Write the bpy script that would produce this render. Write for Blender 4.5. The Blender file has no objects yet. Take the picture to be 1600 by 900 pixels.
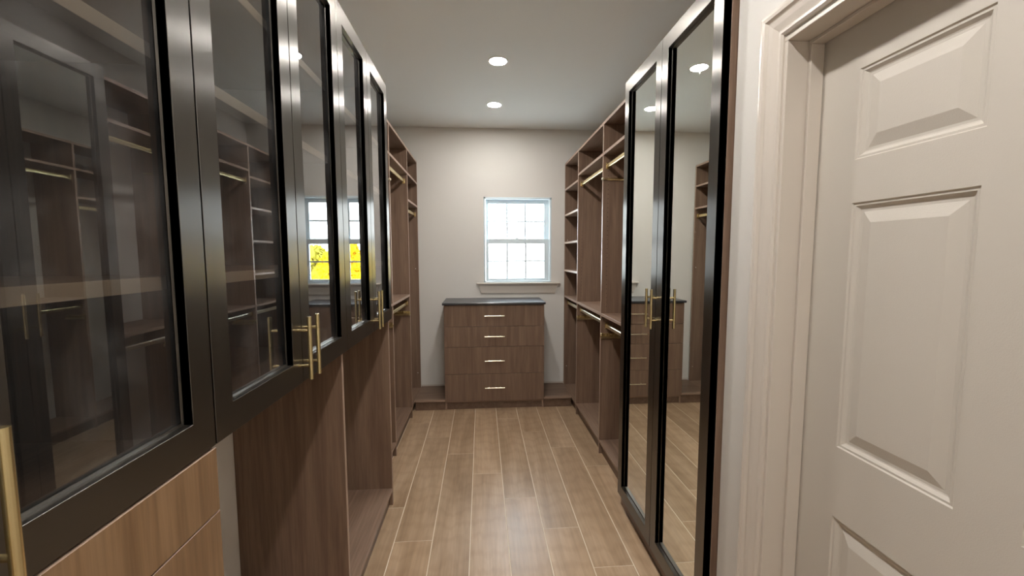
import bpy, bmesh, math, random
from mathutils import Vector, Matrix
random.seed(7)
C = bpy.context.scene.collection
S = bpy.context.scene

# ------------------------------------------------------------------ camera
cam_d = bpy.data.cameras.new('camera'); cam = bpy.data.objects.new('camera', cam_d); C.objects.link(cam)
cam_d.sensor_width = 36.0; cam_d.lens = 36.0 * 643.2 / 1600.0
cam_d.clip_start = 0.02; cam_d.clip_end = 400
yaw, pit, rol = map(math.radians, (4.23, 4.676, -0.117))
fw = Vector((math.sin(yaw)*math.cos(pit), math.cos(yaw)*math.cos(pit), -math.sin(pit)))
r0 = Vector((math.cos(yaw), -math.sin(yaw), 0)); u0 = r0.cross(fw)
rr = r0*math.cos(rol) + u0*math.sin(rol); uu = -r0*math.sin(rol) + u0*math.cos(rol)
M = Matrix((rr, uu, -fw)).transposed().to_4x4(); M.translation = Vector((0, 0, 1.477))
cam.matrix_world = M
S.camera = cam
S.view_settings.view_transform = 'Standard'
try: S.view_settings.look = 'None'
except Exception: pass
S.view_settings.gamma = 1.0
S.view_settings.use_curve_mapping = False
S.view_settings.exposure = 0.0
LAMP = 318.0
SKY = 16.0

# ------------------------------------------------------------------ world: bright overcast sky
w = bpy.data.worlds.new('overcast_sky'); S.world = w; w.use_nodes = True
wn = w.node_tree.nodes; wl = w.node_tree.links
bg = wn['Background']
tc = wn.new('ShaderNodeTexCoord'); sx = wn.new('ShaderNodeSeparateXYZ'); cr = wn.new('ShaderNodeValToRGB')
wl.new(tc.outputs['Generated'], sx.inputs[0]); wl.new(sx.outputs['Z'], cr.inputs[0])
cr.color_ramp.elements[0].position = 0.0; cr.color_ramp.elements[0].color = (0.93, 0.97, 1.0, 1)
cr.color_ramp.elements[1].position = 0.9; cr.color_ramp.elements[1].color = (0.72, 0.86, 1.0, 1)
wl.new(cr.outputs[0], bg.inputs['Color']); bg.inputs['Strength'].default_value = SKY

# ------------------------------------------------------------------ materials
def mat(name, color, rough=0.5, metal=0.0, spec=0.5, **kw):
    m = bpy.data.materials.new(name); m.use_nodes = True
    b = m.node_tree.nodes['Principled BSDF']
    b.inputs['Base Color'].default_value = (*color, 1); b.inputs['Roughness'].default_value = rough
    b.inputs['Metallic'].default_value = metal; b.inputs['Specular IOR Level'].default_value = spec
    for k, v in kw.items(): b.inputs[k].default_value = v
    return m
def nodes(m): return m.node_tree.nodes, m.node_tree.links, m.node_tree.nodes['Principled BSDF']
def coords(m, scale, rnd=True):
    n, l, b = nodes(m)
    t = n.new('ShaderNodeTexCoord'); mp = n.new('ShaderNodeMapping'); mp.inputs['Scale'].default_value = scale
    l.new(t.outputs['Object'], mp.inputs[0])
    if rnd:
        oi = n.new('ShaderNodeObjectInfo'); mu = n.new('ShaderNodeMath'); mu.operation = 'MULTIPLY'; mu.inputs[1].default_value = 37.0
        l.new(oi.outputs['Random'], mu.inputs[0]); l.new(mu.outputs[0], mp.inputs['Location'])
    return mp.outputs[0]
def ramp(m, fac, stops):
    n, l, b = nodes(m); r = n.new('ShaderNodeValToRGB'); l.new(fac, r.inputs[0])
    while len(r.color_ramp.elements) < len(stops): r.color_ramp.elements.new(0.5)
    for e, (p, c) in zip(r.color_ramp.elements, stops): e.position = p; e.color = (*c, 1)
    return r.outputs[0]
def noise(m, vec, scale=1, detail=4, rough=0.55, dist=0.0):
    n, l, b = nodes(m); t = n.new('ShaderNodeTexNoise'); l.new(vec, t.inputs['Vector'])
    t.inputs['Scale'].default_value = scale; t.inputs['Detail'].default_value = detail
    t.inputs['Roughness'].default_value = rough; t.inputs['Distortion'].default_value = dist
    return t.outputs['Fac']
def bump(m, h, strength=0.1, dist=0.001):
    n, l, b = nodes(m); t = n.new('ShaderNodeBump'); l.new(h, t.inputs['Height'])
    t.inputs['Strength'].default_value = strength; t.inputs['Distance'].default_value = dist
    l.new(t.outputs[0], b.inputs['Normal'])
def mixc(m, fac, a, b_):
    n, l, b = nodes(m); t = n.new('ShaderNodeMix'); t.data_type = 'RGBA'
    if hasattr(fac, 'links'): l.new(fac, t.inputs[0])
    else: t.inputs[0].default_value = fac
    for i, v in ((6, a), (7, b_)):
        if hasattr(v, 'links'): l.new(v, t.inputs[i])
        else: t.inputs[i].default_value = (*v, 1)
    return t.outputs[2]

WD0 = (0.178, 0.112, 0.077); WM0 = (0.215, 0.140, 0.097); WL0 = (0.252, 0.170, 0.120)
def wood(name, axis, k=1.0, cols=None):
    WD, WM, WL = cols or (WD0, WM0, WL0)
    m = mat(name, WM, 0.42, spec=0.4); n, l, b = nodes(m)
    s = [26.0, 26.0, 26.0]; s['XYZ'.index(axis)] = 1.1
    s2 = [120.0, 120.0, 120.0]; s2['XYZ'.index(axis)] = 5
    a = noise(m, coords(m, s), 1, 3, 0.5, 0.4); f = noise(m, coords(m, s2), 1, 3, 0.6)
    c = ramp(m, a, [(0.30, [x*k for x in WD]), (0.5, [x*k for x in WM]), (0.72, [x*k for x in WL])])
    c2 = ramp(m, f, [(0.35, (0.78, 0.76, 0.74)), (0.65, (1.06, 1.05, 1.04))])
    t = n.new('ShaderNodeMix'); t.data_type = 'RGBA'; t.blend_type = 'MULTIPLY'; t.inputs[0].default_value = 0.8
    l.new(c, t.inputs[6]); l.new(c2, t.inputs[7]); l.new(t.outputs[2], b.inputs['Base Color'])
    bump(m, f, 0.12, 0.0006)
    return m
wood_z = wood('brown_wood_vertical', 'Z'); wood_y = wood('brown_wood_lengthwise', 'Y'); wood_x = wood('brown_wood_crosswise', 'X')
wood_z_lit = wood('lit_brown_wood_vertical', 'Z', 1.0, ((0.185, 0.105, 0.052), (0.235, 0.140, 0.072), (0.29, 0.180, 0.098)))  # same brown wood, with the light on it put into a tan colour
edge_band = mat('wood_edge_banding', (0.34, 0.235, 0.175), 0.4); shelf_band = mat('pale_shelf_edge', (0.56, 0.46, 0.36), 0.4)
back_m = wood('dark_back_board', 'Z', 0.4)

wall_m = mat('wall_paint', (0.72, 0.695, 0.65), 0.75, spec=0.3); bump(wall_m, noise(wall_m, coords(wall_m, (220, 220, 220), False), 1, 3), 0.15, 0.0006)
ceil_m = mat('ceiling_paint', (0.86, 0.865, 0.83), 0.85, spec=0.2); bump(ceil_m, noise(ceil_m, coords(ceil_m, (160, 160, 160), False), 1, 3), 0.15, 0.0006)
trim_m = mat('glossy_trim_paint', (0.66, 0.60, 0.53), 0.22, spec=0.5)
door_m = mat('door_paint', (0.60, 0.555, 0.49), 0.5, spec=0.35); bump(door_m, noise(door_m, coords(door_m, (420, 420, 420), False), 1, 2), 0.35, 0.0006)
vinyl_m = mat('white_window_vinyl', (0.74, 0.85, 0.90), 0.3)
black_m = mat('black_satin_frame', (0.18, 0.17, 0.155), 0.31, metal=1.0, Anisotropic=0.88)
n, l, b = nodes(black_m); tg = n.new('ShaderNodeCombineXYZ'); tg.inputs[1].default_value = 1.0; l.new(tg.outputs[0], b.inputs['Tangent'])   # vertical brushed grain spreads gloss sideways
toe_m = wood('brown_wood_toe', 'Y', 0.85)
top_m = mat('black_countertop', (0.03, 0.031, 0.035), 0.30, spec=0.9)
gold_m = mat('brushed_brass', (0.80, 0.665, 0.37), 0.27, metal=1.0)
champ_m = mat('champagne_pull', (0.88, 0.80, 0.62), 0.3, metal=1.0)
hole_m = mat('pin_hole_dark', (0.04, 0.03, 0.025), 0.8)
capw_m = mat('white_cap', (0.75, 0.73, 0.7), 0.5)
grout_m = mat('pale_grout', (0.74, 0.64, 0.50), 0.8)
pale_m = mat('lamp_trim_white', (0.8, 0.79, 0.76), 0.5)

# floor planks: wood-look porcelain
plank_m = mat('oak_look_plank', (0.3, 0.2, 0.12), 0.3, spec=0.5)
n, l, b = nodes(plank_m)
a = noise(plank_m, coords(plank_m, (7, 0.9, 7)), 1, 4, 0.55, 1.2)
f = noise(plank_m, coords(plank_m, (70, 3.0, 70)), 1, 4, 0.6, 0.3)
v = coords(plank_m, (5.5, 1.5, 5))
wv = n.new('ShaderNodeTexWave'); wv.wave_type = 'RINGS'; l.new(v, wv.inputs['Vector']); wv.inputs['Scale'].default_value = 2.4; wv.inputs['Distortion'].default_value = 5; wv.inputs['Detail'].default_value = 2
c = ramp(plank_m, a, [(0.28, (0.325, 0.215, 0.128)), (0.5, (0.42, 0.29, 0.181)), (0.74, (0.50, 0.36, 0.238))])
c1 = ramp(plank_m, f, [(0.3, (0.82, 0.80, 0.78)), (0.7, (1.06, 1.05, 1.04))])
t = n.new('ShaderNodeMix'); t.data_type = 'RGBA'; t.blend_type = 'MULTIPLY'; t.inputs[0].default_value = 0.9; l.new(c, t.inputs[6]); l.new(c1, t.inputs[7])
c2 = ramp(plank_m, wv.outputs['Fac'], [(0.0, (0.90, 0.88, 0.86)), (0.5, (1, 1, 1))])
t2 = n.new('ShaderNodeMix'); t2.data_type = 'RGBA'; t2.blend_type = 'MULTIPLY'; t2.inputs[0].default_value = 0.7; l.new(t.outputs[2], t2.inputs[6]); l.new(c2, t2.inputs[7])
oi = n.new('ShaderNodeObjectInfo'); mr = n.new('ShaderNodeMapRange'); l.new(oi.outputs['Random'], mr.inputs[0]); mr.inputs[3].default_value = 0.90; mr.inputs[4].default_value = 1.10
hs = n.new('ShaderNodeHueSaturation'); l.new(mr.outputs[0], hs.inputs['Value']); l.new(t2.outputs[2], hs.inputs['Color']); l.new(hs.outputs[0], b.inputs['Base Color'])
bump(plank_m, f, 0.08, 0.0008)
rr_ = n.new('ShaderNodeMapRange'); l.new(a, rr_.inputs[0]); rr_.inputs[3].default_value = 0.27; rr_.inputs[4].default_value = 0.38; l.new(rr_.outputs[0], b.inputs['Roughness'])

def glass(name, tint, dust, ior=1.5, seed=0.0):
    m = bpy.data.materials.new(name); m.use_nodes = True; n = m.node_tree.nodes; l = m.node_tree.links
    n.remove(n['Principled BSDF']); out = n['Material Output']
    tr = n.new('ShaderNodeBsdfTransparent'); tr.inputs[0].default_value = (*tint, 1)
    gl = n.new('ShaderNodeBsdfGlossy'); gl.inputs['Roughness'].default_value = 0.0; gl.inputs['Color'].default_value = (1, 1, 1, 1)
    fr = n.new('ShaderNodeFresnel'); fr.inputs[0].default_value = ior
    # both surfaces of the sheet together reflect 2R/(1+R); counted once, where a ray enters
    m1 = n.new('ShaderNodeMath'); m1.operation = 'MULTIPLY'; m1.inputs[1].default_value = 2.0; l.new(fr.outputs[0], m1.inputs[0])
    m2_ = n.new('ShaderNodeMath'); m2_.operation = 'ADD'; m2_.inputs[1].default_value = 1.0; l.new(fr.outputs[0], m2_.inputs[0])
    m3 = n.new('ShaderNodeMath'); m3.operation = 'DIVIDE'; l.new(m1.outputs[0], m3.inputs[0]); l.new(m2_.outputs[0], m3.inputs[1])
    ge = n.new('ShaderNodeNewGeometry'); iv = n.new('ShaderNodeMath'); iv.operation = 'SUBTRACT'; iv.inputs[0].default_value = 1.0; l.new(ge.outputs['Backfacing'], iv.inputs[1])
    m4 = n.new('ShaderNodeMath'); m4.operation = 'MULTIPLY'; l.new(m3.outputs[0], m4.inputs[0]); l.new(iv.outputs[0], m4.inputs[1])
    mx = n.new('ShaderNodeMixShader'); l.new(m4.outputs[0], mx.inputs[0]); l.new(tr.outputs[0], mx.inputs[1]); l.new(gl.outputs[0], mx.inputs[2])
    last = mx
    if dust:
        tc = n.new('ShaderNodeTexCoord'); mp = n.new('ShaderNodeMapping'); mp.inputs['Location'].default_value = (seed, seed, seed)
        l.new(tc.outputs['Object'], mp.inputs[0])
        a = n.new('ShaderNodeTexNoise'); l.new(mp.outputs[0], a.inputs[0]); a.inputs['Scale'].default_value = 7; a.inputs['Detail'].default_value = 6; a.inputs['Roughness'].default_value = 0.65
        rp = n.new('ShaderNodeMapRange'); l.new(a.outputs['Fac'], rp.inputs[0]); rp.inputs[1].default_value = 0.45; rp.inputs[2].default_value = 0.75; rp.inputs[3].default_value = dust*0.18; rp.inputs[4].default_value = dust
        df = n.new('ShaderNodeBsdfDiffuse'); df.inputs[0].default_value = (0.75, 0.75, 0.75, 1)
        m2 = n.new('ShaderNodeMixShader'); l.new(rp.outputs[0], m2.inputs[0]); l.new(mx.outputs[0], m2.inputs[1]); l.new(df.outputs[0], m2.inputs[2]); last = m2
    l.new(last.outputs[0], out.inputs[0]); return m
cab_glass = glass('dusty_grey_glass', (0.68, 0.67, 0.65), 0.06, 1.74)
win_glass = glass('clear_window_glass', (0.96, 0.98, 0.98), 0.0)
mirror_m = mat('mirror_silver', (0.94, 0.97, 0.93), 0.0, metal=1.0)
n, l, b = nodes(mirror_m)
sm = noise(mirror_m, coords(mirror_m, (9, 9, 7), False), 1, 6, 0.7, 0.6)
mrr = n.new('ShaderNodeMapRange'); l.new(sm, mrr.inputs[0]); mrr.inputs[1].default_value = 0.55; mrr.inputs[2].default_value = 0.85; mrr.inputs[3].default_value = 0.0; mrr.inputs[4].default_value = 0.12
l.new(mrr.outputs[0], b.inputs['Roughness'])
lamp_m = bpy.data.materials.new('lamp_diffuser'); lamp_m.use_nodes = True
n = lamp_m.node_tree.nodes; n.remove(n['Principled BSDF']); em = n.new('ShaderNodeEmission'); em.inputs[0].default_value = (1.0, 0.96, 0.92, 1); em.inputs[1].default_value = LAMP
lamp_m.node_tree.links.new(em.outputs[0], n['Material Output'].inputs[0])
leafy = mat('yellow_autumn_leaves', (0.86, 0.50, 0.012), 0.7, spec=0.1)
n, l, b = nodes(leafy); l.new(ramp(leafy, noise(leafy, coords(leafy, (1.1, 1.1, 1.1)), 1, 4), [(0.3, (0.82, 0.52, 0.012)), (0.55, (0.90, 0.66, 0.015)), (0.75, (0.74, 0.68, 0.05))]), b.inputs['Base Color'])
leafo = mat('yellow_green_leaves', (0.55, 0.50, 0.06), 0.7, spec=0.1)
bark_m = mat('tree_bark', (0.12, 0.09, 0.06), 0.9)
lawn_m = mat('pale_gravel_ground', (0.62, 0.60, 0.55), 0.9, spec=0.1)

# ------------------------------------------------------------------ helpers
def mesh_obj(name, bm, m, parent=None, loc=None, smooth=False):
    """loc: world origin of the object; bm vertices are given in world space"""
    if loc is None:
        vs = [v.co for v in bm.verts]
        lo = Vector([min(v[i] for v in vs) for i in range(3)]); hi = Vector([max(v[i] for v in vs) for i in range(3)])
        loc = (lo + hi) / 2
    loc = Vector(loc)
    bmesh.ops.translate(bm, verts=bm.verts, vec=-loc)
    bmesh.ops.recalc_face_normals(bm, faces=bm.faces)
    me = bpy.data.meshes.new(name); bm.to_mesh(me); bm.free()
    for mm in (m if isinstance(m, (list, tuple)) else [m]): me.materials.append(mm)
    if smooth:
        for p in me.polygons: p.use_smooth = True
    o = bpy.data.objects.new(name, me); C.objects.link(o)
    if parent is not None:
        o.parent = parent; o.location = loc - world_loc(parent)
    else: o.location = loc
    return o
def world_loc(o):
    v = Vector(o.location); p = o.parent
    while p is not None: v = v + Vector(p.location); p = p.parent
    return v
def abox(bm, x0, x1, y0, y1, z0, z1, bev=0.0, mi=0):
    x0, x1 = min(x0, x1), max(x0, x1); y0, y1 = min(y0, y1), max(y0, y1); z0, z1 = min(z0, z1), max(z0, z1)
    vs = [bm.verts.new(c) for c in ((x0,y0,z0),(x1,y0,z0),(x1,y1,z0),(x0,y1,z0),(x0,y0,z1),(x1,y0,z1),(x1,y1,z1),(x0,y1,z1))]
    fs = [bm.faces.new([vs[i] for i in q]) for q in ((0,3,2,1),(4,5,6,7),(0,1,5,4),(1,2,6,5),(2,3,7,6),(3,0,4,7))]
    for f_ in fs: f_.material_index = mi
    if bev > 0:
        es = {e for f_ in fs for e in f_.edges}
        bmesh.ops.bevel(bm, geom=list(es), offset=bev, segments=1, affect='EDGES')
    return fs
def box(name, x0, x1, y0, y1, z0, z1, m, parent=None, bev=0.0008):
    bm = bmesh.new(); abox(bm, x0, x1, y0, y1, z0, z1, bev); return mesh_obj(name, bm, m, parent)
def boxes(name, lst, m, parent=None, bev=0.0):
    bm = bmesh.new()
    for q in lst: abox(bm, *q, bev)
    return mesh_obj(name, bm, m, parent)
def rod(bm, p, q, r, seg=14, r2=None, flat=None):
    p, q = Vector(p), Vector(q); d = q - p
    ret = bmesh.ops.create_cone(bm, cap_ends=True, segments=seg, radius1=r, radius2=r if r2 is None else r2, depth=d.length)
    R_ = Vector((0, 0, 1)).rotation_difference(d).to_matrix().to_4x4(); R_.translation = (p + q) / 2
    bmesh.ops.transform(bm, matrix=R_, verts=ret['verts'])
    return ret['verts']
def thing(name, label, cat, loc, group=None, kind=None):
    o = bpy.data.objects.new(name, None); C.objects.link(o); o.location = loc; o.empty_display_size = 0.1
    tag(o, label, cat, group, kind); return o
def tag(o, label=None, cat=None, group=None, kind=None):
    if label: o['label'] = label
    if cat: o['category'] = cat
    if group: o['group'] = group
    if kind: o['kind'] = kind
    return o
def shade(o, ang=35):
    for p in o.data.polygons: p.use_smooth = True
    try: o.data.set_sharp_from_angle(angle=math.radians(ang))
    except Exception: pass
    return o

# ------------------------------------------------------------------ dimensions
XL, XR = -0.945, 1.19          # side walls (alcove)
XN = 0.835                     # near right wall face (with the door)
YW, YB = 4.269, -1.7           # far wall, wall behind the camera
HC = 2.743
ZS = 0.104                     # top of base shelves
T = 0.019

# ------------------------------------------------------------------ structure
fl = thing('floor', 'wood-look plank floor with pale grout lines running to the dresser', 'floor', (0.1, 1.3, 0), kind='structure')
fb = box('grout_bed', XL-0.1, XR+0.1, YB-0.1, YW+0.1, -0.06, -0.0007, grout_m, fl, 0)
TX0, TW, PL = -0.4604, 0.1956, 1.215
k0 = int(math.floor((XL - TX0) / TW)); k1 = int(math.ceil((XR - TX0) / TW))
mesh_cache = {}
for k in range(k0, k1):
    xa, xb = max(TX0 + k*TW, XL), min(TX0 + (k+1)*TW, XR)
    if xb - xa < 0.02: continue
    y = 3.262 - 0.2925*k
    while y > YB: y -= PL
    g = 0.0021
    while y < YW:
        ya, yb = max(y, YB), min(y + PL, YW)
        if yb - ya > 0.02:
            key = (round(xb-xa, 4), round(yb-ya, 4))
            if key not in mesh_cache:
                o = box('floor_plank', xa+g, xb-g, ya+g*0.55, yb-g*0.55, -0.012, 0.0, plank_m, fl, 0.0007); mesh_cache[key] = o.data
            else:
                o = bpy.data.objects.new('floor_plank', mesh_cache[key]); C.objects.link(o); o.parent = fl
                o.location = Vector(((xa+xb)/2, (ya+yb)/2, -0.006)) - Vector(fl.location)
        y += PL

tag(box('ceiling', XL-0.1, XR+0.1, YB-0.1, YW+0.1, HC, HC+0.1, ceil_m, None, 0), 'flat pale grey painted ceiling with recessed downlights', 'ceiling', kind='structure')
tag(box('wall_left', XL-0.1, XL, YB-0.1, YW+0.1, -0.06, HC, wall_m, None, 0), 'off-white painted wall behind the left cabinets', 'wall', kind='structure')
tag(box('wall_back', XL, XR+0.1, YB-0.1, YB, -0.06, HC, wall_m, None, 0), 'plain wall closing the room behind the viewer', 'wall', kind='structure')
# far wall with the window opening
WX0, WX1, WZ0, WZ1 = 0.026, 0.726, 1.187, 2.060
tag(boxes('wall_front', [(XL-0.1, WX0, YW, YW+0.14, -0.06, HC), (WX1, XR+0.1, YW, YW+0.14, -0.06, HC), (WX0, WX1, YW, YW+0.14, -0.06, WZ0), (WX0, WX1, YW, YW+0.14, WZ1, HC)], wall_m),
    'off-white painted end wall with the window above the dresser', 'wall', kind='structure')
# right wall: alcove part and the near part with the door opening
DY0, DY1, DZ = 0.215, 1.121, 2.066   # door opening (near, far, top)
XO = 0.955
tag(boxes('wall_right', [(XR, XR+0.1, 1.335, YW+0.1, -0.06, HC), (XN, XR+0.1, DY1, 1.335, -0.06, HC), (XN, XO, YB, DY0, -0.06, HC), (XN, XO, DY0, DY1, DZ, HC), (XO, XR+0.1, YB, YB+0.1, -0.06, HC)], wall_m),
    'off-white painted right wall with the panelled door', 'wall', kind='structure')
# thin baseboards of the far wall above the base shelves
tag(boxes('trim_2', [(-0.637, -0.362, YW-0.006, YW, ZS+0.001, ZS+0.016), (0.600, 0.872, YW-0.006, YW, ZS+0.001, ZS+0.016)], trim_m), 'thin white bead where end wall meets the base shelves', 'trim', kind='structure')

# door jamb, stop and casing
prof = [(0.0, 0.0), (0.0, 0.006), (0.006, 0.0105), (0.013, 0.0105), (0.016, 0.007), (0.019, 0.0075), (0.036, 0.0125), (0.049, 0.0145), (0.053, 0.0105), (0.056, 0.012), (0.062, 0.0185), (0.071, 0.0195), (0.079, 0.0185), (0.083, 0.013), (0.083, 0.0)]  # distance from opening, height
def casing():
    bm = bmesh.new(); rv = 0.006
    rings = []
    for (d, h) in prof:
        d += rv
        rings.append([(XN-h, DY1+d-rv*2+0.004, 0.0), (XN-h, DY1+d-rv*2+0.004, DZ+d), (XN-h, DY0-d, DZ+d), (XN-h, DY0-d, 0.0)])
    vr = [[bm.verts.new(p) for p in r] for r in rings]
    for i in range(len(vr)-1):
        for j in range(3): bm.faces.new((vr[i][j], vr[i][j+1], vr[i+1][j+1], vr[i+1][j]))
    return bm
o = mesh_obj('trim_1', casing(), trim_m, None, (XN, (DY0+DY1)/2, 0)); tag(o, 'glossy moulded casing around the panelled door', 'door casing', kind='structure')
JI = 0.012
dr = thing('door_1', 'off-white six-panel interior door on the right wall', 'door', (0.955, (DY0+DY1)/2, 0), kind='structure')
boxes('door_jamb', [(XN-0.001, XO+0.02, DY1-JI, DY1, 0, DZ-JI), (XN-0.001, XO+0.02, DY0, DY0+JI, 0, DZ-JI), (XN-0.001, XO+0.02, DY0, DY1, DZ-JI, DZ)], trim_m, dr, 0.0015)
XD = 0.935
boxes('door_stop', [(0.895, XD-0.001, DY1-JI-0.010, DY1-JI, 0, DZ-JI-0.010), (0.895, XD-0.001, DY0+JI, DY0+JI+0.010, 0, DZ-JI-0.010), (0.895, XD-0.001, DY0+JI, DY1-JI, DZ-JI-0.010, DZ-JI)], trim_m, dr, 0.0015)
def panel_door():
    bm = bmesh.new()
    ya, yb = DY0+JI+0.002, DY1-JI-0.002; z0, z1 = 0.008, DZ-JI-0.003
    cols = [(0.342, 0.612), (0.7166, 0.988)]
    rows = [(0.16, 0.775), (0.967, 1.604), (1.711, 1.931)]
    ys = sorted({ya, yb, *[c for p in cols for c in p]}); zs = sorted({z0, z1, *[c for p in rows for c in p]})
    for i in range(len(ys)-1):
        for j in range(len(zs)-1):
            a_, b_, c_, d_ = ys[i], ys[i+1], zs[j], zs[j+1]
            hole = any(abs(a_-p[0]) < 1e-6 for p in cols) and any(abs(c_-p[0]) < 1e-6 for p in rows)
            if not hole:
                bm.faces.new([bm.verts.new(q) for q in ((XD, a_, c_), (XD, b_, c_), (XD, b_, d_), (XD, a_, d_))])
            else:
                st = [(0, 0), (0.003, 0.0035), (0.008, 0.0035), (0.015, 0.0095), (0.018, 0.0105), (0.024, 0.0105), (0.050, 0.0025), (0.052, 0.002)]
                rings = []
                for (ins, dep) in st:
                    rings.append([bm.verts.new(q) for q in ((XD+dep, a_+ins, c_+ins), (XD+dep, b_-ins, c_+ins), (XD+dep, b_-ins, d_-ins), (XD+dep, a_+ins, d_-ins))])
                for u_ in range(len(rings)-1):
                    for v_ in range(4): bm.faces.new((rings[u_][v_], rings[u_][(v_+1) % 4], rings[u_+1][(v_+1) % 4], rings[u_+1][v_]))
                bm.faces.new(rings[-1])
    bmesh.ops.remove_doubles(bm, verts=bm.verts, dist=1e-5)
    # sides and back
    abox(bm, XD+0.012, XD+0.035, ya, yb, z0, z1)
    for q in (((XD, ya, z0), (XD, ya, z1), (XD+0.012, ya, z1), (XD+0.012, ya, z0)), ((XD, yb, z0), (XD, yb, z1), (XD+0.012, yb, z1), (XD+0.012, yb, z0)),
              ((XD, ya, z1), (XD, yb, z1), (XD+0.012, yb, z1), (XD+0.012, ya, z1)), ((XD, ya, z0), (XD, yb, z0), (XD+0.012, yb, z0), (XD+0.012, ya, z0))):
        bm.faces.new([bm.verts.new(c) for c in q])
    return bm
pd = mesh_obj('door_leaf', panel_door(), door_m, dr)
bm = bmesh.new(); rod(bm, (XD, DY0+0.085, 0.95), (XD-0.012, DY0+0.085, 0.95), 0.03, 24); rod(bm, (XD-0.012, DY0+0.085, 0.95), (XD-0.03, DY0+0.085, 0.95), 0.011, 16); rod(bm, (XD-0.03, DY0+0.085, 0.95), (XD-0.055, DY0+0.085, 0.95), 0.02, 24, 0.026)
shade(mesh_obj('door_knob', bm, gold_m, dr))

# ------------------------------------------------------------------ window
win = thing('window_1', 'white double-hung grid window in the end wall above the dresser', 'window', (0.375, YW+0.05, WZ0), kind='structure')
F0, F1 = YW-0.003, YW+0.10
boxes('window_frame', [(WX0, WX0+0.018, F0, F1, WZ0, WZ1), (WX1-0.018, WX1, F0, F1, WZ0, WZ1), (WX0, WX1, F0, F1, WZ1-0.018, WZ1), (WX0, WX1, F0, F1, WZ0, WZ0+0.012)], vinyl_m, win, 0.0015)
def sash(z0, z1, yc, top, bot, nm, gx0=0.076, gx1=0.655):
    x0, x1 = WX0+0.020, WX1-0.020
    s = boxes(nm, [(x0, gx0, yc-0.014, yc+0.014, z0, z1), (gx1, x1, yc-0.014, yc+0.014, z0, z1), (gx0, gx1, yc-0.014, yc+0.014, z1-top, z1), (gx0, gx1, yc-0.014, yc+0.014, z0, z0+bot)], vinyl_m, win, 0.002)
    a_, b_ = z0+bot, z1-top; zm = (a_+b_)/2
    for x in (0.268, 0.461): box('grid_bar', x-0.009, x+0.009, yc-0.004, yc+0.004, a_, b_, vinyl_m, s, 0.001)
    for (p, q) in ((gx0, 0.259), (0.277, 0.452), (0.470, gx1)): box('grid_bar', p, q, yc-0.004, yc+0.004, zm-0.008, zm+0.008, vinyl_m, s, 0.001)
    xs = [gx0, 0.268, 0.461, gx1]
    for i in range(3):
        for (p, q) in ((a_, zm), (zm, b_)):
            box('pane', xs[i]+0.001, xs[i+1]-0.001, yc+0.005, yc+0.008, p+0.001, q-0.001, win_glass, s, 0)
    return s
us = sash(1.598, 2.040, YW+0.060, 0.040, 0.040, 'upper_sash')
ls = sash(1.200, 1.635, YW+0.028, 0.050, 0.028, 'lower_sash')
boxes('sash_lock', [(0.345, 0.395, YW+0.016, YW+0.040, 1.635, 1.641), (0.357, 0.383, YW+0.018, YW+0.034, 1.641, 1.650)], vinyl_m, win, 0.002)
box('window_sill', -0.052, 0.816, YW-0.045, YW+0.03, 1.170, 1.186, trim_m, win, 0.003)
bm = bmesh.new()
for (z, xo, yo) in ((1.170, 0.0, 0.030), (1.160, 0.002, 0.026), (1.150, 0.006, 0.020), (1.105, 0.018, 0.014), (1.080, 0.026, 0.012), (1.066, 0.030, 0.006)):
    bm.verts.new((-0.032+xo-0.0, YW-yo, z)); bm.verts.new((0.794-xo, YW-yo, z)); bm.verts.new((-0.032+xo, YW, z)); bm.verts.new((0.794-xo, YW, z))
bm.verts.ensure_lookup_table()
for i in range(5):
    a_ = 4*i; c_ = a_+4; V = bm.verts
    bm.faces.new((V[a_], V[a_+1], V[c_+1], V[c_])); bm.faces.new((V[a_], V[c_], V[c_+2], V[a_+2])); bm.faces.new((V[a_+1], V[a_+3], V[c_+3], V[c_+1]))
V = bm.verts; bm.faces.new((V[0], V[2], V[3], V[1])); bm.faces.new((V[20], V[21], V[23], V[22]))
mesh_obj('window_apron', bm, trim_m, win)

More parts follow.
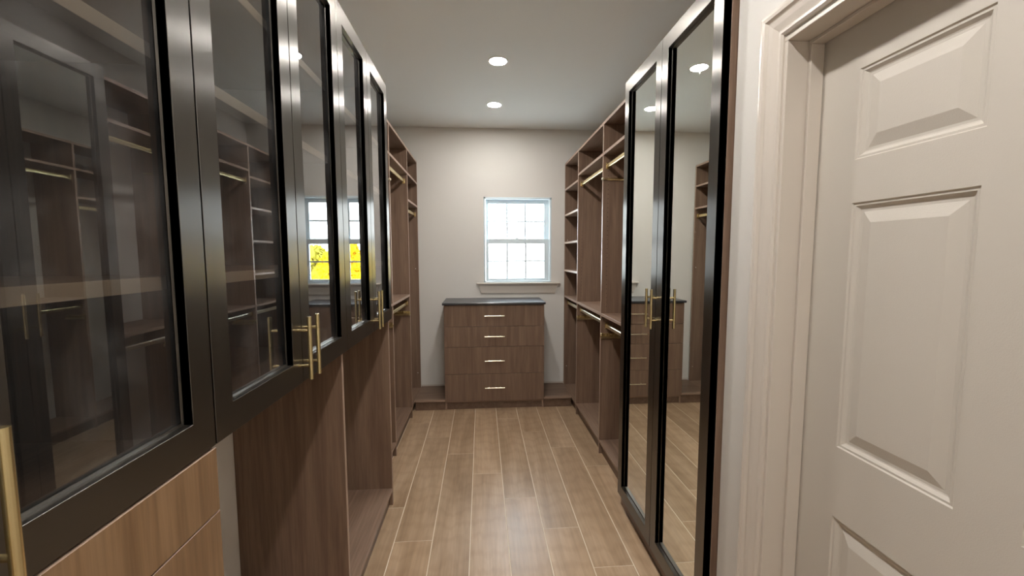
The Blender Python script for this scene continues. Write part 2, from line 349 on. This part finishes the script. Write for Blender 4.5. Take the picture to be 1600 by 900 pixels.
# ------------------------------------------------------------------ cabinet parts
def bar_pull_vertical(x_face, sgn, y, zc, parent, L=0.178, so=0.034, r=0.0060):
    """round brass bar on two posts; sgn is the direction out of the door"""
    xb = x_face + sgn*so
    bm = bmesh.new(); rod(bm, (xb, y, zc-L/2), (xb, y, zc+L/2), r, 20)
    bar = shade(mesh_obj('handle', bm, gold_m, parent), 50)
    for z in (zc-0.05, zc+0.05):
        bm = bmesh.new(); rod(bm, (x_face-sgn*0.0, y, z), (xb, y, z), 0.0042, 12)
        shade(mesh_obj('handle_post', bm, gold_m, parent), 50)
    return bar
def framed_door(parent, name, xf, sgn, y0, y1, z0, z1, pane_mat, pane_name, hy, hz, trail, stile=0.057, rail=0.064, pane_y=None):
    """xf: outer face x; sgn: +1 faces +x (left cabinets), -1 faces -x"""
    th = 0.026; xb = xf - sgn*th
    d = thing_part(name, parent, (xf, (y0+y1)/2, (z0+z1)/2))
    g = 0.0020; y0 += g; y1 -= g
    bm = bmesh.new(); bv = 0.0006
    # mitred look: stiles full height, rails between; face and inner bead
    def ring(ins, dep): return [bm.verts.new((xf - sgn*dep, y, z)) for (y, z) in ((y0+ins[0], z0+ins[1]), (y1-ins[0], z0+ins[1]), (y1-ins[0], z1-ins[1]), (y0+ins[0], z1-ins[1]))]
    seq = [((0, 0), th), ((0, 0), bv), ((bv, bv), 0), ((stile-bv, rail-bv), 0), ((stile, rail), bv), ((stile, rail), 0.016), ((stile+0.004, rail+0.004), 0.018), ((stile+0.004, rail+0.004), 0.0235)]
    rs = [ring(*q) for q in seq]
    for i in range(len(rs)-1):
        for j in range(4): bm.faces.new((rs[i][j], rs[i][(j+1) % 4], rs[i+1][(j+1) % 4], rs[i+1][j]))
    rb = [bm.verts.new((xb, v_.co.y, v_.co.z)) for v_ in rs[-1]]
    for j in range(4):
        bm.faces.new((rs[-1][j], rs[-1][(j+1) % 4], rb[(j+1) % 4], rb[j])); bm.faces.new((rb[j], rb[(j+1) % 4], rs[0][(j+1) % 4], rs[0][j]))
    fr = mesh_obj('door_frame', bm, black_m, d)
    e = 0.0045
    box(pane_name, xf-sgn*0.0190, xf-sgn*0.0230, y0+stile+e, y1-stile-e, z0+rail+e, z1-rail-e, pane_mat, d, 0)
    bar_pull_vertical(xf, sgn, hy, hz, d)
    return d
def thing_part(name, parent, loc):
    o = bpy.data.objects.new(name, None); C.objects.link(o); o.empty_display_size = 0.05
    o.parent = parent; o.location = Vector(loc) - world_loc(parent); return o
EB = 0.0012
def panel(name, x0, x1, y0, y1, z0, z1, parent, m=None, front=None, band=None):
    """board with an edge band on its front (front = '+x', '-x' or '-y')"""
    bm = bmesh.new(); t = EB
    bx = [x0, x1, y0, y1, z0, z1]
    abox(bm, *bx, 0.0006)
    if front:
        for f_ in bm.faces:
            c_ = f_.calc_center_median()
            if (front == '+x' and c_.x > x1-0.001) or (front == '-x' and c_.x < x0+0.001) or (front == '-y' and c_.y < y0+0.001) or (front == '+z' and c_.z > z1-0.001): f_.material_index = 1
    return mesh_obj(name, bm, [m or wood_z, band or edge_band], parent)

# ------------------------------------------------------------------ left: three glass-door wall cabinets
LA = -0.5154; LBX = LA - 0.027
LY = [0.8124 + 0.3938*k for k in range(-2, 5)]    # 0.0248 ... 2.3876
LZ0, LZ1 = 1.1148, 2.400
labels_c = [('black-framed glass wall cabinet at the far left, nearest the viewer, above the lit tan drawers', 'closest'),
            ('middle one of the three black-framed glass wall cabinets on the left', 'middle'),
            ('black-framed glass wall cabinet on the left next to the open tower, farthest from the viewer', 'far')]
for i in range(3):
    ya, yb = LY[2*i], LY[2*i+2]
    cb = thing('glass_door_cabinet', labels_c[i][0], 'cabinet', (-0.75, (ya+yb)/2, LZ0), 'black-framed glass wall cabinets')
    panel('side_panel', XL+0.001, LBX, ya, ya+T-0.001, LZ0, LZ1, cb, front='+x'); panel('side_panel', XL+0.001, LBX, yb-T+0.001, yb, LZ0, LZ1, cb, front='+x')
    panel('top_panel', XL+0.001, LBX, ya+T, yb-T, LZ1-T, LZ1, cb, wood_y, '+x'); panel('bottom_panel', XL+0.001, LBX, ya+T, yb-T, LZ0, LZ0+T, cb, wood_y, '+x')
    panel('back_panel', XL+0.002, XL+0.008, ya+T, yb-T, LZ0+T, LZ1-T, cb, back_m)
    for z in (1.440, 1.832, 2.085): panel('shelf', XL+0.009, LBX-0.012, ya+T, yb-T, z-0.024, z, cb, wood_y, '+x', shelf_band)
    for j in range(2):
        y0, y1 = LY[2*i+j], LY[2*i+j+1]
        framed_door(cb, 'glass_door', LA, 1, y0, y1, LZ0-0.004, LZ1+0.001, cab_glass, 'glass_pane', y1-0.0285 if j == 0 else y0+(0.0285 if i else 0.019), 1.216, None)

# drawer cabinet below the first one
D0, D1 = 0.0255, 0.8085
dc = thing('drawer_cabinet', 'brown wood drawer cabinet, fronts painted a lit tan, under the nearest glass cabinet at the left', 'cabinet', (-0.74, (D0+D1)/2, 0))
DT = 1.1075
panel('side_panel', XL+0.001, -0.5355, D0, D0+T, 0, DT, dc, front='+x'); panel('side_panel', XL+0.001, -0.5355, D1-T, D1, 0, DT, dc, front='+x')
panel('top_panel', XL+0.001, -0.5355, D0+T, D1-T, DT-T, DT, dc, wood_y, '+x'); box('toe_kick', -0.60, -0.585, D0+T, D1-T, 0, 0.09, toe_m, dc)
zz = [1.1080, 0.981, 0.760, 0.535, 0.312, 0.092]
for i in range(5):
    f_ = panel('drawer_front', -0.5345, -0.5135, D0+0.001, D1-0.001, zz[i+1]+0.0015, zz[i]-0.0015, dc, wood_z_lit, '+z')  # paler band on top paints the highlight along the upper edge
    bm = bmesh.new(); zc = (zz[i]+zz[i+1])/2; yc = (D0+D1)/2
    rod(bm, (-0.480, yc-0.09, zc), (-0.480, yc+0.09, zc), 0.006, 16); rod(bm, (-0.514, yc-0.05, zc), (-0.48, yc-0.05, zc), 0.004, 10); rod(bm, (-0.514, yc+0.05, zc), (-0.48, yc+0.05, zc), 0.004, 10)
    shade(mesh_obj('handle', bm, gold_m, f_), 50)

# open base unit with two full-height panels
XC = -0.534
ob = thing('open_base_unit', 'open dark-brown base unit beneath the glass cabinets, bottom shelf near the floor', 'cabinet', (-0.74, 1.6, 0))
P1 = 1.600; P2 = 2.388
panel('side_panel', XL+0.001, XC, P1-T, P1, 0, LZ0-0.004, ob, front='+x'); panel('side_panel', XL+0.001, XC, P2-T, P2, 0, LZ0-0.004, ob, front='+x')
panel('base_shelf', XL+0.001, XC-0.0, D1+0.001, P1-T, ZS-T, ZS, ob, wood_y, '+x'); panel('base_shelf', XL+0.001, XC, P1, P2-T, ZS-T, ZS, ob, wood_y, '+x')
box('toe_kick', XC-0.035, XC-0.02, D1+0.001, P1-T, 0, ZS-T, toe_m, ob); box('toe_kick', XC-0.035, XC-0.02, P1, P2-T, 0, ZS-T, toe_m, ob)

# ------------------------------------------------------------------ open towers
def pin_holes(parent, ypl, ydir, xf, sgn, z0, z1):
    bm = bmesh.new(); z = z0
    while z < z1:
        for xx in (0.037, 0.27):
            vs = rod(bm, (xf+sgn*xx, ypl, z), (xf+sgn*xx, ypl+ydir*0.0006, z), 0.0026, 8)
        z += 0.032
    o = mesh_obj('pin_holes', bm, hole_m, parent); o['kind'] = 'stuff'; return o
def hang_rod(parent, x, y0, y1, z, pale=False):
    bm = bmesh.new()
    # oval tube: two stacked half rounds with flat sides
    seg = 20; pts = []
    for i in range(seg):
        a_ = 2*math.pi*i/seg; pts.append((0.0078*math.cos(a_), 0.0075*math.sin(a_) + (0.0075 if math.sin(a_) >= 0 else -0.0075)))
    A = [bm.verts.new((x+p[0], y0, z+p[1])) for p in pts]; B = [bm.verts.new((x+p[0], y1, z+p[1])) for p in pts]
    for i in range(seg): bm.faces.new((A[i], A[(i+1) % seg], B[(i+1) % seg], B[i]))
    bm.faces.new(A); bm.faces.new(B)
    r_ = shade(mesh_obj('hanging_rod', bm, champ_m if pale else gold_m, parent), 50)
    for (ya, yb) in ((y0, y0+0.006), (y1-0.006, y1)):
        box('rod_cup', x-0.013, x+0.013, ya, yb, z-0.021, z+0.024, gold_m, r_, 0.002)
    return r_
def belt_rack(parent, xf, sgn, yface, z, L):
    """sliding rack on a divider face: flat plate, upper rail, hooks and a round knob in front"""
    bm = bmesh.new(); x1 = xf + sgn*L
    abox(bm, xf+sgn*0.004, x1, yface-0.010, yface-0.001, z-0.026, z-0.020, 0.001)
    abox(bm, xf+sgn*0.004, x1, yface-0.004, yface-0.001, z-0.026, z+0.012, 0.0006)
    abox(bm, xf+sgn*0.004, x1, yface-0.016, yface-0.010, z-0.026, z-0.008, 0.0006)
    o = mesh_obj('belt_rack', bm, gold_m, parent)
    bm = bmesh.new()
    for i in range(6):
        xx = xf + sgn*(0.03 + i*(L-0.05)/5)
        rod(bm, (xx, yface-0.013, z-0.008), (xx, yface-0.026, z+0.006), 0.0025, 8); rod(bm, (xx, yface-0.026, z+0.006), (xx, yface-0.026, z+0.012), 0.0034, 8)
    shade(mesh_obj('hook', bm, gold_m, o), 50)['kind'] = 'stuff'
    bm = bmesh.new(); rod(bm, (xf-sgn*0.004, yface-0.010, z-0.008), (xf+sgn*0.006, yface-0.010, z-0.008), 0.008, 14)
    abox(bm, xf-sgn*0.001, xf+sgn*0.005, yface-0.018, yface-0.001, z-0.027, z+0.012, 0.001)
    mesh_obj('rack_knob', bm, gold_m, o)
    return o
def valet_rod(parent, xf, sgn, yface, z, L=0.25):
    bm = bmesh.new(); rod(bm, (xf+sgn*0.006, yface-0.010, z), (xf+sgn*L, yface-0.010, z), 0.0055, 12)
    abox(bm, xf+sgn*0.03, xf+sgn*(L-0.02), yface-0.005, yface-0.001, z-0.009, z+0.009, 0.001)
    o = shade(mesh_obj('valet_rod', bm, gold_m, parent), 50)
    bm = bmesh.new(); bmesh.ops.create_uvsphere(bm, u_segments=14, v_segments=8, radius=0.0105, matrix=Matrix.Translation((xf-sgn*0.005, yface-0.010, z)))
    shade(mesh_obj('valet_knob', bm, champ_m, o), 60)
    return o

def tower(side):
    if side == 'L':
        xf, sgn, xw, top = -0.635, -1, XL+0.001, 2.399
        t_ = thing('open_wardrobe', 'open brown hanging unit on the left, between the glass cabinets and the end wall', 'wardrobe', (-0.79, 3.3, 0), 'open brown hanging units')
        ys = [2.389, 2.972, 3.680, 4.2225]; fr = '+x'
        up = 2.190; mid = 1.128; edges = [(0, False), (1, True), (2, True), (3, True)]
    else:
        xf, sgn, xw, top = 0.860, 1, XR-0.001, 2.398
        t_ = thing('open_wardrobe', 'open brown hanging unit on the right, between the mirrored cabinet and the end wall', 'wardrobe', (1.02, 3.3, 0), 'open brown hanging units')
        ys = [2.281, 2.897, 3.648, 4.2225]; fr = '-x'
        up = 2.188; mid = 1.0505; edges = [(0, True), (1, True), (2, True), (3, True)]
    def P(name, y0, y1, z0, z1, m=None, inset=0.0):
        a_, b_ = xf + sgn*inset, xw
        return panel(name, min(a_, b_), max(a_, b_), y0, y1, z0, z1, t_, m, fr)
    for k, on in edges:
        y = ys[k]
        P('end_panel' if k in (0, 3) else 'divider', y, y+T, 0, top-T-0.0005 if k in (1, 2) else top)
    for k in range(3):
        a_, b_ = ys[k]+T, ys[k+1]
        P('base_shelf', a_, b_, ZS-T, ZS, wood_y); box('toe_kick', xf+sgn*0.022, xf+sgn*0.037, a_, b_, 0, ZS-T, toe_m, t_)
    P('top_panel', ys[0]+T, ys[1]-0.0005 if False else ys[3], top-T, top, wood_y)
    R3 = side == 'R'
    for k in range(3):
        a_, b_ = ys[k]+T, ys[k+1]
        if R3 and k == 2:
            for z in (2.140, 1.882, 1.603, 1.321): P('shelf', a_, b_, z-T, z, wood_y)
            P('shelf', a_, b_, mid-T, mid, wood_y)
        elif k == 2:
            P('shelf', a_, b_, up-T, up, wood_y); P('shelf', a_, b_, 1.962-T, 1.962, wood_y)
        else:
            P('shelf', a_, b_, up-T, up, wood_y); P('shelf', a_, b_, mid-T, mid, wood_y)
    xr = xf + sgn*0.031
    if side == 'R':
        hang_rod(t_, xr, ys[0]+T, ys[1], 2.094); hang_rod(t_, xr, ys[1]+T, ys[2], 2.094)
        hang_rod(t_, xr+0.012, ys[0]+T, ys[1], 0.957, True); hang_rod(t_, xr+0.008, ys[1]+T, ys[2], 0.972, True); hang_rod(t_, xr+0.012, ys[2]+T, ys[3], 0.972, True)
        valet_rod(t_, xf, sgn, ys[1], 2.004); belt_rack(t_, xf, sgn, ys[2], 0.912, 0.19); belt_rack(t_, xf, sgn, ys[1], 0.893, 0.20)
        pin_holes(t_, ys[1], -1, xf, 1, 1.10, 2.15); pin_holes(t_, ys[2], -1, xf, 1, 1.10, 1.70)
    else:
        hang_rod(t_, xr, ys[0]+T, ys[1], 2.109); hang_rod(t_, xr, ys[1]+T, ys[2], 2.109); hang_rod(t_, xr-0.0, ys[2]+T, ys[3], 1.874)
        hang_rod(t_, xr, ys[1]+T, ys[2], 1.046); hang_rod(t_, xr, ys[0]+T, ys[1], 1.046)
        valet_rod(t_, xf, sgn, ys[1], 1.998); belt_rack(t_, xf, sgn, ys[2], 0.968, 0.15); belt_rack(t_, xf, sgn, ys[1], 0.980, 0.15)
    # white cam covers on the end panel
    for z in ((1.335, 0.262) if side == 'L' else (1.62, 0.30)):
        bm = bmesh.new(); rod(bm, (xf+sgn*0.028, ys[3], z), (xf+sgn*0.028, ys[3]-0.0010, z), 0.0040, 12); mesh_obj('cam_cover', bm, capw_m, t_)
    return t_
tower('L'); tower('R')

# ------------------------------------------------------------------ right: mirrored cabinet
RB = 0.7854; RY = [1.3385, 1.7990, 2.2595]; RZ0, RZ1 = 0.088, 2.398
mc = thing('mirrored_cabinet', 'tall cabinet with two black-framed mirror doors on the right', 'cabinet', (1.0, 1.8, 0))
xb = RB+0.028
panel('side_panel', xb, XR-0.001, RY[0]+0.0005, RY[0]+T, 0, RZ1, mc, front='-x'); panel('side_panel', xb, XR-0.001, RY[2], RY[2]+T, 0, RZ1, mc, front='-x')
panel('top_panel', xb, XR-0.001, RY[0]+T, RY[2], RZ1-T, RZ1, mc, wood_y, '-x'); panel('base_panel', xb, XR-0.001, RY[0]+T, RY[2], ZS-T, ZS, mc, wood_y, '-x')
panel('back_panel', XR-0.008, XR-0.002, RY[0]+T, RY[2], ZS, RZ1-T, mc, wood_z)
for z in (0.55, 1.05, 1.60, 2.05): panel('shelf', xb+0.02, XR-0.009, RY[0]+T, RY[2], z-T, z, mc, wood_y, '-x')
box('toe_kick', xb+0.002, xb+0.017, RY[0]+T, RY[2], 0, ZS-T, toe_m, mc)
framed_door(mc, 'mirror_door', RB, -1, RY[0], RY[1], RZ0, RZ1, mirror_m, 'mirror_pane', RY[1]-0.031, 1.232, None)
framed_door(mc, 'mirror_door', RB, -1, RY[1], RY[2], RZ0, RZ1, mirror_m, 'mirror_pane', RY[2]-0.4605+0.024, 1.232, None)

# ------------------------------------------------------------------ end wall: dresser and base ledges
YF = 3.835; DX0, DX1 = -0.354, 0.590
ds = thing('dresser', 'brown four-drawer dresser with black top under the window', 'dresser', (0.118, 4.05, 0))
DH = 1.006
panel('side_panel', DX0, DX0+0.017, YF+0.020, YW-0.008, 0, DH, ds, front='-y'); panel('side_panel', DX1-0.017, DX1, YF+0.020, YW-0.008, 0, DH, ds, front='-y')
panel('back_panel', DX0+0.017, DX1-0.017, YW-0.016, YW-0.008, 0.085, DH, ds); panel('bottom_panel', DX0+0.017, DX1-0.017, YF+0.022, YW-0.016, 0.066, 0.085, ds, wood_x, '-y')
box('toe_kick', DX0+0.017, DX1-0.017, YF+0.032, YF+0.047, 0, 0.066, toe_m, ds)
box('dresser_top', DX0-0.014, DX1+0.012, YF-0.018, YW-0.007, DH+0.0005, DH+0.022, top_m, ds, 0.003)
zz = [1.004, 0.8015, 0.6080, 0.3480, 0.0830]
for i in range(4):
    f_ = panel('drawer_front', DX0+0.001, DX1-0.001, YF, YF+0.019, zz[i+1]+0.0016, zz[i]-0.0016, ds, wood_z)
    zc = (0.904, 0.708, 0.476, 0.216)[i]; bm = bmesh.new()
    rod(bm, (0.024, YF-0.030, zc), (0.212, YF-0.030, zc), 0.0048, 14)
    for x in (0.064, 0.172): rod(bm, (x, YF, zc), (x, YF-0.030, zc), 0.004, 10)
    shade(mesh_obj('handle', bm, champ_m, f_), 50)
for (a_, b_, lab) in ((-0.634, DX0-0.001, 'low brown base ledge left of the dresser, against the end wall'), (DX1+0.001, 0.859, 'low brown base ledge right of the dresser, against the end wall')):
    lg = thing('base_ledge', lab, 'shelf', ((a_+b_)/2, 4.05, 0), 'low base ledges beside the dresser')
    panel('ledge_board', a_, b_, YF+0.003, YW-0.001, ZS-T, ZS, lg, wood_x, '-y')
    box('toe_kick', a_, b_, YF+0.022, YF+0.037, 0, ZS-T, toe_m, lg)

# ------------------------------------------------------------------ downlights
ly = [3.608, 2.815, 2.02, 1.22, 0.42, -0.38, -1.18]
lab = ['small round recessed ceiling light nearest the end wall', 'round recessed ceiling light second from the end wall, largest fully in view', 'recessed ceiling light at the top edge of the photo, third from the end wall',
       'round recessed ceiling light fourth from the end wall, overhead', 'round recessed ceiling light fifth from the end wall, overhead', 'round recessed ceiling light sixth from the end wall, behind the viewer', 'round recessed ceiling light nearest the wall behind the viewer']
for i, y in enumerate(ly):
    t_ = thing('ceiling_light', lab[i], 'ceiling light', (0.119, y, HC), 'recessed ceiling lights')
    bm = bmesh.new(); seg = 40; rs = []
    for (r_, z) in ((0.068, HC), (0.067, HC-0.003), (0.062, HC-0.005), (0.056, HC-0.004), (0.055, HC-0.0005)):
        rs.append([bm.verts.new((0.119+r_*math.cos(2*math.pi*k/seg), y+r_*math.sin(2*math.pi*k/seg), z)) for k in range(seg)])
    for p_ in range(len(rs)-1):
        for k in range(seg): bm.faces.new((rs[p_][k], rs[p_][(k+1) % seg], rs[p_+1][(k+1) % seg], rs[p_+1][k]))
    shade(mesh_obj('trim_ring', bm, pale_m, t_), 40)
    bm = bmesh.new(); rod(bm, (0.119, y, HC-0.0035), (0.119, y, HC-0.0005), 0.0545, 40)
    mesh_obj('diffuser', bm, lamp_m, t_)

# ------------------------------------------------------------------ outside: ground and autumn trees
tag(box('ground', -60, 60, YW+3, 140, -3.6, -3.5, lawn_m, None, 0), 'pale ground outside the window', 'ground', kind='structure')
def tree(x, y, zb, zt, r, m, label, seed, nblob=26, nleaf=5200):
    rnd = random.Random(seed)
    t_ = thing('autumn_tree', label, 'tree', (x, y, zb), 'trees outside the window')
    bm = bmesh.new(); rod(bm, (x, y, zb), (x, y, zb+(zt-zb)*0.6), 0.16, 10, 0.08)
    for k in range(6):
        a_ = k*1.05; rod(bm, (x, y, zb+(zt-zb)*0.35), (x+math.cos(a_)*r*0.6, y+math.sin(a_)*r*0.6, zb+(zt-zb)*0.65), 0.06, 7, 0.02)
    mesh_obj('trunk', bm, bark_m, t_)
    zc = zb + (zt-zb)*0.62; rz = (zt-zc)
    blobs = []
    for _ in range(nblob):
        while True:
            p = Vector((rnd.uniform(-1, 1), rnd.uniform(-1, 1), rnd.uniform(-1, 1)))
            if p.length < 1: break
        blobs.append((x+p.x*r*0.75, y+p.y*r*0.75, zc+p.z*rz*0.75, r*rnd.uniform(0.25, 0.4)))
    vs, fs = [], []
    for _ in range(nleaf):
        bx_, by_, bz_, br = rnd.choice(blobs)
        dvec = Vector((rnd.gauss(0, 1), rnd.gauss(0, 1), rnd.gauss(0, 1))).normalized()
        c_ = Vector((bx_, by_, bz_)) + dvec*br*rnd.uniform(0.6, 1.0)
        u_ = Vector((rnd.gauss(0, 1), rnd.gauss(0, 1), rnd.gauss(0, 1))).normalized(); v_ = u_.cross(dvec).normalized()
        s_ = rnd.uniform(0.10, 0.17); i0 = len(vs)
        for q in (u_*s_, v_*s_*0.7, -u_*s_, -v_*s_*0.7): vs.append(tuple(c_+q-Vector((x, y, zc))))
        fs.append((i0, i0+1, i0+2, i0+3))
    me = bpy.data.meshes.new('foliage'); me.from_pydata(vs, [], fs); me.materials.append(m)
    o = bpy.data.objects.new('foliage', me); C.objects.link(o); o.parent = t_; o.location = (0, 0, zc-zb); o['kind'] = 'stuff'
    return t_
tree(3.62, 15.0, -3.5, 2.45, 1.15, leafy, 'bright yellow autumn tree outside, seen reflected in the glass doors', 3, 60, 30000)
tree(5.95, 18.0, -3.5, 2.5, 1.3, leafo, 'yellow-green tree outside, farther back and to the right of the bright yellow one', 5, 50, 24000)
